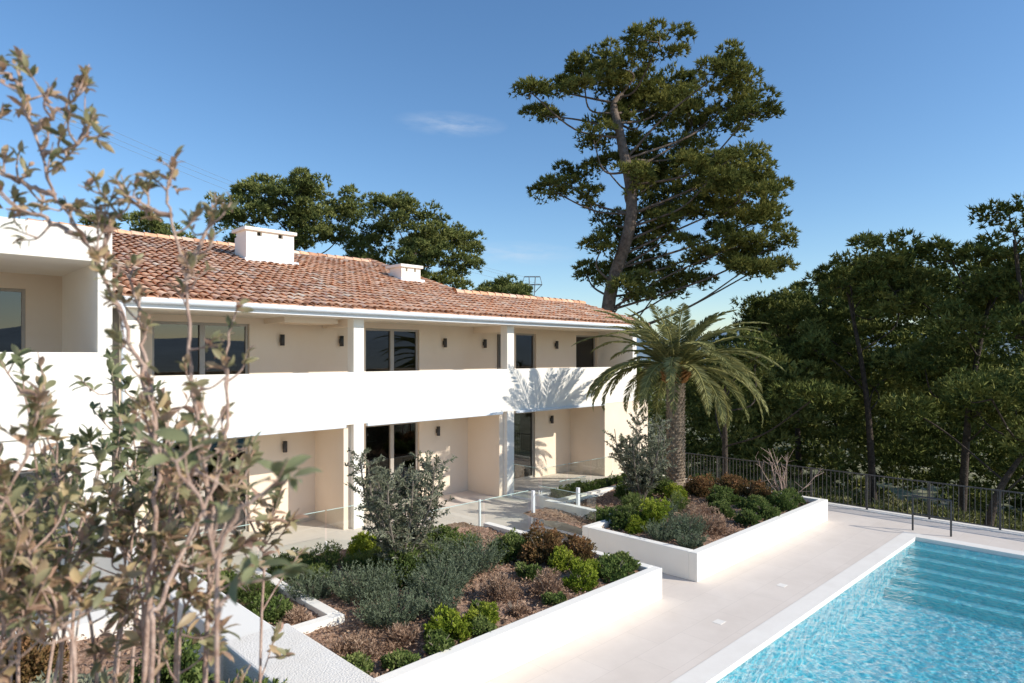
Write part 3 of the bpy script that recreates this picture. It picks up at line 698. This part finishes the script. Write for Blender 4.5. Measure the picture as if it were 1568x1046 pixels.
wood(1470,390,30,[(1450,400,50,20),(1510,400,40,20),(1430,430,44,36),(1500,440,50,40),(1540,480,46,40),(1450,500,40,30),(1500,560,50,34),(1420,560,34,24),(1460,600,50,24),(1530,620,40,24)],33,lean=1.6)
wood(1590,330,27,[(1570,338,18,14),(1610,320,40,40),(1565,390,26,34),(1610,420,60,60),(1580,500,50,50),(1600,620,60,50),(1530,600,34,26)],34,lean=-1)
wood(1110,560,28,[(1150,540,40,30),(1100,560,34,26),(1190,560,34,30),(1130,600,40,24),(1200,610,40,20)],35,r0=.2)
wood(1500,640,24,[(1560,600,50,30),(1500,610,40,22),(1460,640,34,18),(1600,680,50,40)],36,lean=1.8,r0=.2)
wood(1280,420,52,[(1240,455,50,24),(1300,430,50,24),(1350,420,50,24),(1400,420,50,24),(1200,480,40,26),(1270,490,50,30),(1340,480,50,30),(1420,480,50,30),(1480,450,50,30)],38,d=1.3)
def mass(name,x0,x1,y0,y1,n,zr,R,mat,seed,nt_=26,L=.55,w=.16,top=None):
    rg=np.random.default_rng(seed)
    xy=np.stack([rg.uniform(x0,x1,n),rg.uniform(y0,y1,n)],-1)
    P=np.array([G(a,b,0) for a,b in xy])
    g=height(P[:,0],P[:,1])
    if top is None: P[:,2]=g+rg.uniform(zr[0],zr[1],n)
    else:
        tp=np.interp(xy[:,0]/xy[:,1],top[0],top[1])*xy[:,1]+rg.normal(size=n)*.5; P[:,2]=g+(tp-g)*rg.uniform(.05,1,n)**.8
    V,F,t=needle_clumps(P,rg.uniform(R[0],R[1],n),rg,nt_,6,L,w,.8)
    obj_from(name,V,F,mat,None,t)
mass('pine_wood',17,58,46,64,1200,None,(.7,1.3),M_pined,45,nt_=30,L=.36,w=.14,top=([.2,.34,.42,.5,.6,.8,1],[-.01,.03,.075,.12,.13,.145,.15]))
mass('pine_wood',10,42,32,46,700,None,(.6,1.1),M_pined,46,nt_=30,L=.30,w=.11,top=([.2,.34,.45,.6,.8,1],[-.06,-.03,.01,.03,.05,.06]))
mass('distant_trees',-60,110,75,130,700,(0,13),(1.4,2.8),M_pined,41,L=.7,w=.25)
mass('distant_trees',-120,260,150,420,900,(0,12),(3,5.5),M_pineb,42,nt_=22,L=1.6,w=.6)
mass('undergrowth',6,36,25.5,42,850,(0,1.5),(.35,.85),M_under,43,nt_=30,L=.22,w=.07)
mass('distant_trees',-30,60,-70,-45,300,(0,13),(1.5,3),M_pined,44)
tw=empty('distant_village'); rg=np.random.default_rng(9); bl=[];rl=[]
for i in range(26):
    p=G(rg.uniform(120,330),rg.uniform(380,640),0); z=height(p[0],p[1])+rg.uniform(0,6); a=rg.uniform(4,8);b_=rg.uniform(4,8); h=rg.uniform(5,8)
    bl.append((p[0]-a,p[0]+a,p[1]-b_,p[1]+b_,z-4,z+h)); rl.append((p[0]-a-.5,p[0]+a+.5,p[1]-b_-.5,p[1]+b_+.5,z+h,z+h+1.2))
boxes('house_walls',bl,M_beige,tw); boxes('house_roofs',rl,M_tile,tw)
py=empty('electricity_pylon',tuple(G(10.2,330,-10))); T=Tubes(4); c=G(10.2,330,0); ax=RX; H0,H1=-10,40
def pt(x,z,y=0): return c+ax*x+RY*y+np.array([0,0,z])
for sx in (-1,1):
    for sy in (-1,1):
        T.add([pt(3*sx,H0,3*sy),pt(.9*sx,28,.9*sy),pt(1.6*sx,H1,.5*sy)],.3)
zs=np.linspace(-10,28,8); f=lambda z:3-2.1*(z+10)/38
for z0,z1 in zip(zs[:-1],zs[1:]):
    T.add([pt(-f(z0),z0),pt(f(z1),z1)],.18); T.add([pt(f(z0),z0),pt(-f(z1),z1)],.18)
T.add([pt(-5,36),pt(5,36)],.3); T.add([pt(-4,H1),pt(4,H1)],.3); T.add([pt(-5,36),pt(-1.2,32)],.2); T.add([pt(5,36),pt(1.2,32)],.2); T.add([pt(-4,H1),pt(-5,36)],.2); T.add([pt(4,H1),pt(5,36)],.2)
T.make('lattice',M_pyl,py)
T=Tubes(3)
for sx,z in ((-5,36),(5,36),(-4,40)):
    a=pt(sx,z); b_=G(-160+sx,230,75+z*.3); q=[a+(b_-a)*s-np.array([0,0,1])*22*s*(1-s) for s in np.linspace(0,1,24)]; T.add(q,.055)
T.make('power_lines',M_pyl,py)

# ---------------------------------------------------------------- foreground shrub
def leaf_mesh(C,D,Nr,L,W):
    D=unit(D); S=unit(np.cross(D,Nr)); U=np.cross(S,D); L=L[:,None];W=W[:,None]
    rows=[(0,0.06,0),(.25,.42,.02),(.55,.5,.0),(.8,.32,-.05),(1.0,.03,-.14)]
    V=[]
    for (l,w_,b) in rows:
        m=C+D*L*l+U*L*b
        V+= [m-S*W*w_+U*W*.15*(w_>.1),m,m+S*W*w_+U*W*.15*(w_>.1)]
    V=np.stack(V,1); n=len(C); F=[]
    for r_ in range(4):
        for c_ in range(2):
            a=r_*3+c_; F.append([a,a+1,a+4,a+3])
    F=(np.array(F)[None]+np.arange(n)[:,None,None]*15).reshape(-1,4)
    return V.reshape(-1,3),F
def fshrub(name,stems,seed,mat,y0,leafL=.05,twig=(.10,.30),tn=9,nl=9,r=.011,lmin=.2):
    rg=np.random.default_rng(seed); base=G(stems[0][0][0],y0,-2.95); e=empty(name,tuple(base)); T=Tubes(7)
    Cs=[];Ds=[];Ns=[];Ls=[];ts=[]
    def tuft(p,d,L,k):
        for i in range(k):
            s=rg.uniform(.15,1.0); a=p+d*L*s
            out=unit(rg.normal(size=3)*np.array([1,1,.6])*.8+d*1.0)
            Cs.append(a); Ds.append(out); Ns.append(unit(np.array([0,0,1.])+rg.normal(size=3)*.6)); Ls.append(leafL*rg.uniform(.6,1.3)); ts.append(rg.uniform(0,1))
    for st_ in stems:
        P=np.array([G(x,y0+dy,z) for (x,dy,z) in st_]); P=smooth_path(P,6); P[1:-1]+=rg.normal(size=(len(P)-2,3))*.004
        T.add(P,np.linspace(r,.0026,len(P)))
        n=len(P)
        for i in range(int(n*lmin),n):
            if rg.uniform()<tn/10:
                d=unit(unit(P[min(i+1,n-1)]-P[max(i-1,0)])*.9+rg.normal(size=3)*.8+np.array([0,0,.25])); L=rg.uniform(*twig)*(1-.4*i/n)
                m=P[i]+d*L*.5+rg.normal(size=3)*.01; q=P[i]+d*L+np.array([0,0,.25*L]); Q=smooth_path([P[i],m,q],4)
                T.add(Q,np.linspace(.0035,.0014,len(Q))); tuft(m,unit(q-m),L*.55,nl)
                if rg.uniform()<.5:
                    d2=unit(d+rg.normal(size=3)*.6); q2=m+d2*L*.6; T.add([m,(m+q2)/2,q2],[.003,.002,.0013]); tuft(m,d2,L*.6,nl-3)
        tuft(P[-1]-unit(P[-1]-P[-2])*.06,unit(P[-1]-P[-2]),.08,nl)
    C=np.array(Cs);D=np.array(Ds);Nn=np.array(Ns);L=np.array(Ls)
    V,F=leaf_mesh(C,D,Nn,L,L*.40)
    T.make('stems',M_stem,e); obj_from('leaves',V,F,mat,e,np.repeat(np.array(ts),15),smooth=True)
def P_(px,py,t=1.8,dy=0): return ((px-784)*t/1000,dy,(545-py)*t/1000)
base=lambda px,t=1.8,dy=0:((px-784)*t/1000+.05,dy,-2.95)
st=[[base(235),P_(225,1046),P_(235,850),P_(240,680),P_(215,560),P_(170,450),P_(130,370),P_(80,290),P_(50,180),P_(25,105)],
[base(260),P_(290,1046,dy=.1),P_(300,850,dy=.1),P_(300,700,dy=.05),P_(290,560),P_(285,430),P_(262,330),P_(255,278)],
[base(250),P_(262,1046,dy=-.1),P_(280,900,dy=-.1),P_(320,760),P_(350,650),P_(345,560),P_(355,500)],
[P_(232,620),P_(190,540,dy=.1),P_(180,470,dy=.1),P_(160,400,dy=.1)],
[P_(150,410),P_(165,360),P_(175,320)],[P_(85,300),P_(40,280),P_(0,262),P_(-30,200)],[P_(55,200),P_(90,170),P_(115,150)],
[P_(65,240),P_(110,225),P_(135,200)],[P_(120,360),P_(60,330),P_(10,320)],[P_(40,150),P_(20,120),P_(5,110)],
[P_(285,430),P_(310,370),P_(325,325)],[P_(262,330),P_(225,320),P_(205,310)],[P_(300,720),P_(350,700,dy=-.2),P_(400,640,dy=-.3)]]
fshrub('photinia_sapling',st,51,M_fore,1.8,leafL=.036,tn=5.5,nl=7,twig=(.06,.16),r=.008,lmin=.34)
st=[]
rg=np.random.default_rng(60)
for i in range(16):
    x=rg.uniform(-40,320); top=rg.uniform(640,930); dy=rg.uniform(-.3,.6)
    st.append([base(x+rg.uniform(-40,40),1.9),P_(x+rg.uniform(-40,40),1046,1.9,dy),P_(x+rg.uniform(-50,50),(1046+top)/2,1.9,dy),P_(x+rg.uniform(-70,70),top,1.9,dy)])
fshrub('photinia_shrub',st,52,M_fore,1.9,leafL=.050,tn=10,nl=10,twig=(.10,.30),r=.0062,lmin=.25)
st=[]
for i in range(10):
    x=rg.uniform(-120,80); top=rg.uniform(540,760); dy=rg.uniform(-.2,.6)
    st.append([base(x,2.2),P_(x+rg.uniform(-30,30),1046,2.2,dy),P_(x+rg.uniform(-30,30),(1046+top)/2,2.2,dy),P_(x+rg.uniform(-20,50),top,2.2,dy)])
fshrub('laurel_shrub',st,53,M_foreg,2.2,leafL=.060,tn=8,nl=8,twig=(.1,.26),r=.008,lmin=.35)
st=[[base(200,1.35),P_(330,1046,1.35),P_(330,850,1.35),P_(300,760,1.35),P_(250,690,1.35)],[P_(330,850,1.35),P_(380,770,1.35),P_(440,735,1.35)],[P_(330,960,1.35),P_(360,900,1.35),P_(390,870,1.35)]]
fshrub('laurel_shrub',st,54,M_foreg,1.35,leafL=.060,tn=2.5,nl=5,twig=(.06,.14),r=.006,lmin=.5)
for i in range(20):
    shrub('bed_shrub',rng.uniform(-1.0,1.9),rng.uniform(3.4,7.6),rng.uniform(.3,.5),rng.uniform(.4,.8),[M_green,M_olive,M_red][i%3],'leafy',400+i,z=-2.95)

# ---------------------------------------------------------------- light, sky, camera
d=Vector((-.5,1,-.69)).normalized()
sun=bpy.data.lights.new('sun','SUN'); sun.energy=5.0; sun.angle=math.radians(.5); sun.color=(1,.94,.84)
so=bpy.data.objects.new('sun',sun); so.rotation_euler=d.to_track_quat('-Z','Y').to_euler(); COL.objects.link(so)
wd=bpy.data.worlds.new('World'); scene.world=wd; wd.use_nodes=True; nt=wd.node_tree; nt.nodes.clear()
out=nt.nodes.new('ShaderNodeOutputWorld'); bg=nt.nodes.new('ShaderNodeBackground'); bg.inputs[1].default_value=.15
sk=nt.nodes.new('ShaderNodeTexSky'); sk.sky_type='NISHITA'; sk.sun_disc=False
sk.sun_elevation=math.radians(31.7); sk.sun_rotation=math.radians(153.4); sk.air_density=1.05; sk.dust_density=.3; sk.ozone_density=3.6
hs=N(nt,'ShaderNodeHueSaturation',Saturation=1.12,Value=1.12); nt.links.new(sk.outputs[0],hs.inputs['Color'])
tc=nt.nodes.new('ShaderNodeTexCoord')
def cloud(center,hw,hh,prev):
    sub=N(nt,'ShaderNodeVectorMath',_operation='SUBTRACT'); sub.inputs[1].default_value=center; nt.links.new(tc.outputs['Generated'],sub.inputs[0])
    def dot(v):
        dd=N(nt,'ShaderNodeVectorMath',_operation='DOT_PRODUCT'); dd.inputs[1].default_value=v; nt.links.new(sub.outputs[0],dd.inputs[0]); return dd.outputs['Value']
    cb=nt.nodes.new('ShaderNodeCombineXYZ'); nt.links.new(dot((.7127/hw,-.7014/hw,.0)),cb.inputs[0]); nt.links.new(dot((0.1/hh*.3,0,1/hh)),cb.inputs[1])
    ln=N(nt,'ShaderNodeVectorMath',_operation='LENGTH'); nt.links.new(cb.outputs[0],ln.inputs[0])
    mr=N(nt,'ShaderNodeMapRange'); mr.inputs['From Min'].default_value=1; mr.inputs['From Max'].default_value=0; nt.links.new(ln.outputs['Value'],mr.inputs[0])
    nz=N(nt,'ShaderNodeTexNoise',Scale=1.6,Detail=6,Roughness=.6); nt.links.new(cb.outputs[0],nz.inputs['Vector'])
    mr2=N(nt,'ShaderNodeMapRange'); mr2.inputs['From Min'].default_value=.35; mr2.inputs['From Max'].default_value=.7; nt.links.new(nz.outputs['Fac'],mr2.inputs[0])
    mu=N(nt,'ShaderNodeMath',_operation='MULTIPLY'); nt.links.new(mr.outputs[0],mu.inputs[0]); nt.links.new(mr2.outputs[0],mu.inputs[1])
    mu2=N(nt,'ShaderNodeMath',_operation='MULTIPLY'); mu2.inputs[1].default_value=.45; nt.links.new(mu.outputs[0],mu2.inputs[0])
    mx=N(nt,'ShaderNodeMix',_data_type='RGBA'); nt.links.new(mu2.outputs[0],mx.inputs[0]); nt.links.new(prev,mx.inputs[6]); mx.inputs[7].default_value=(5.0,5.4,6.0,1)
    return mx.outputs[2]
c1=cloud((.595,.730,.333),.085,.018,hs.outputs[0])
c2=cloud((.70,.70,.155),.10,.02,c1)
nt.links.new(c2,bg.inputs[0]); nt.links.new(bg.outputs[0],out.inputs[0])

cam=bpy.data.cameras.new('camera'); co=bpy.data.objects.new('camera',cam); COL.objects.link(co); scene.camera=co
co.location=(0,0,0); co.rotation_euler=(math.radians(90),0,A)
cam.lens=22.96; cam.sensor_width=36; cam.shift_y=22/1568; cam.clip_start=.05; cam.clip_end=12000
cam.dof.use_dof=True; cam.dof.focus_distance=15; cam.dof.aperture_fstop=2.8
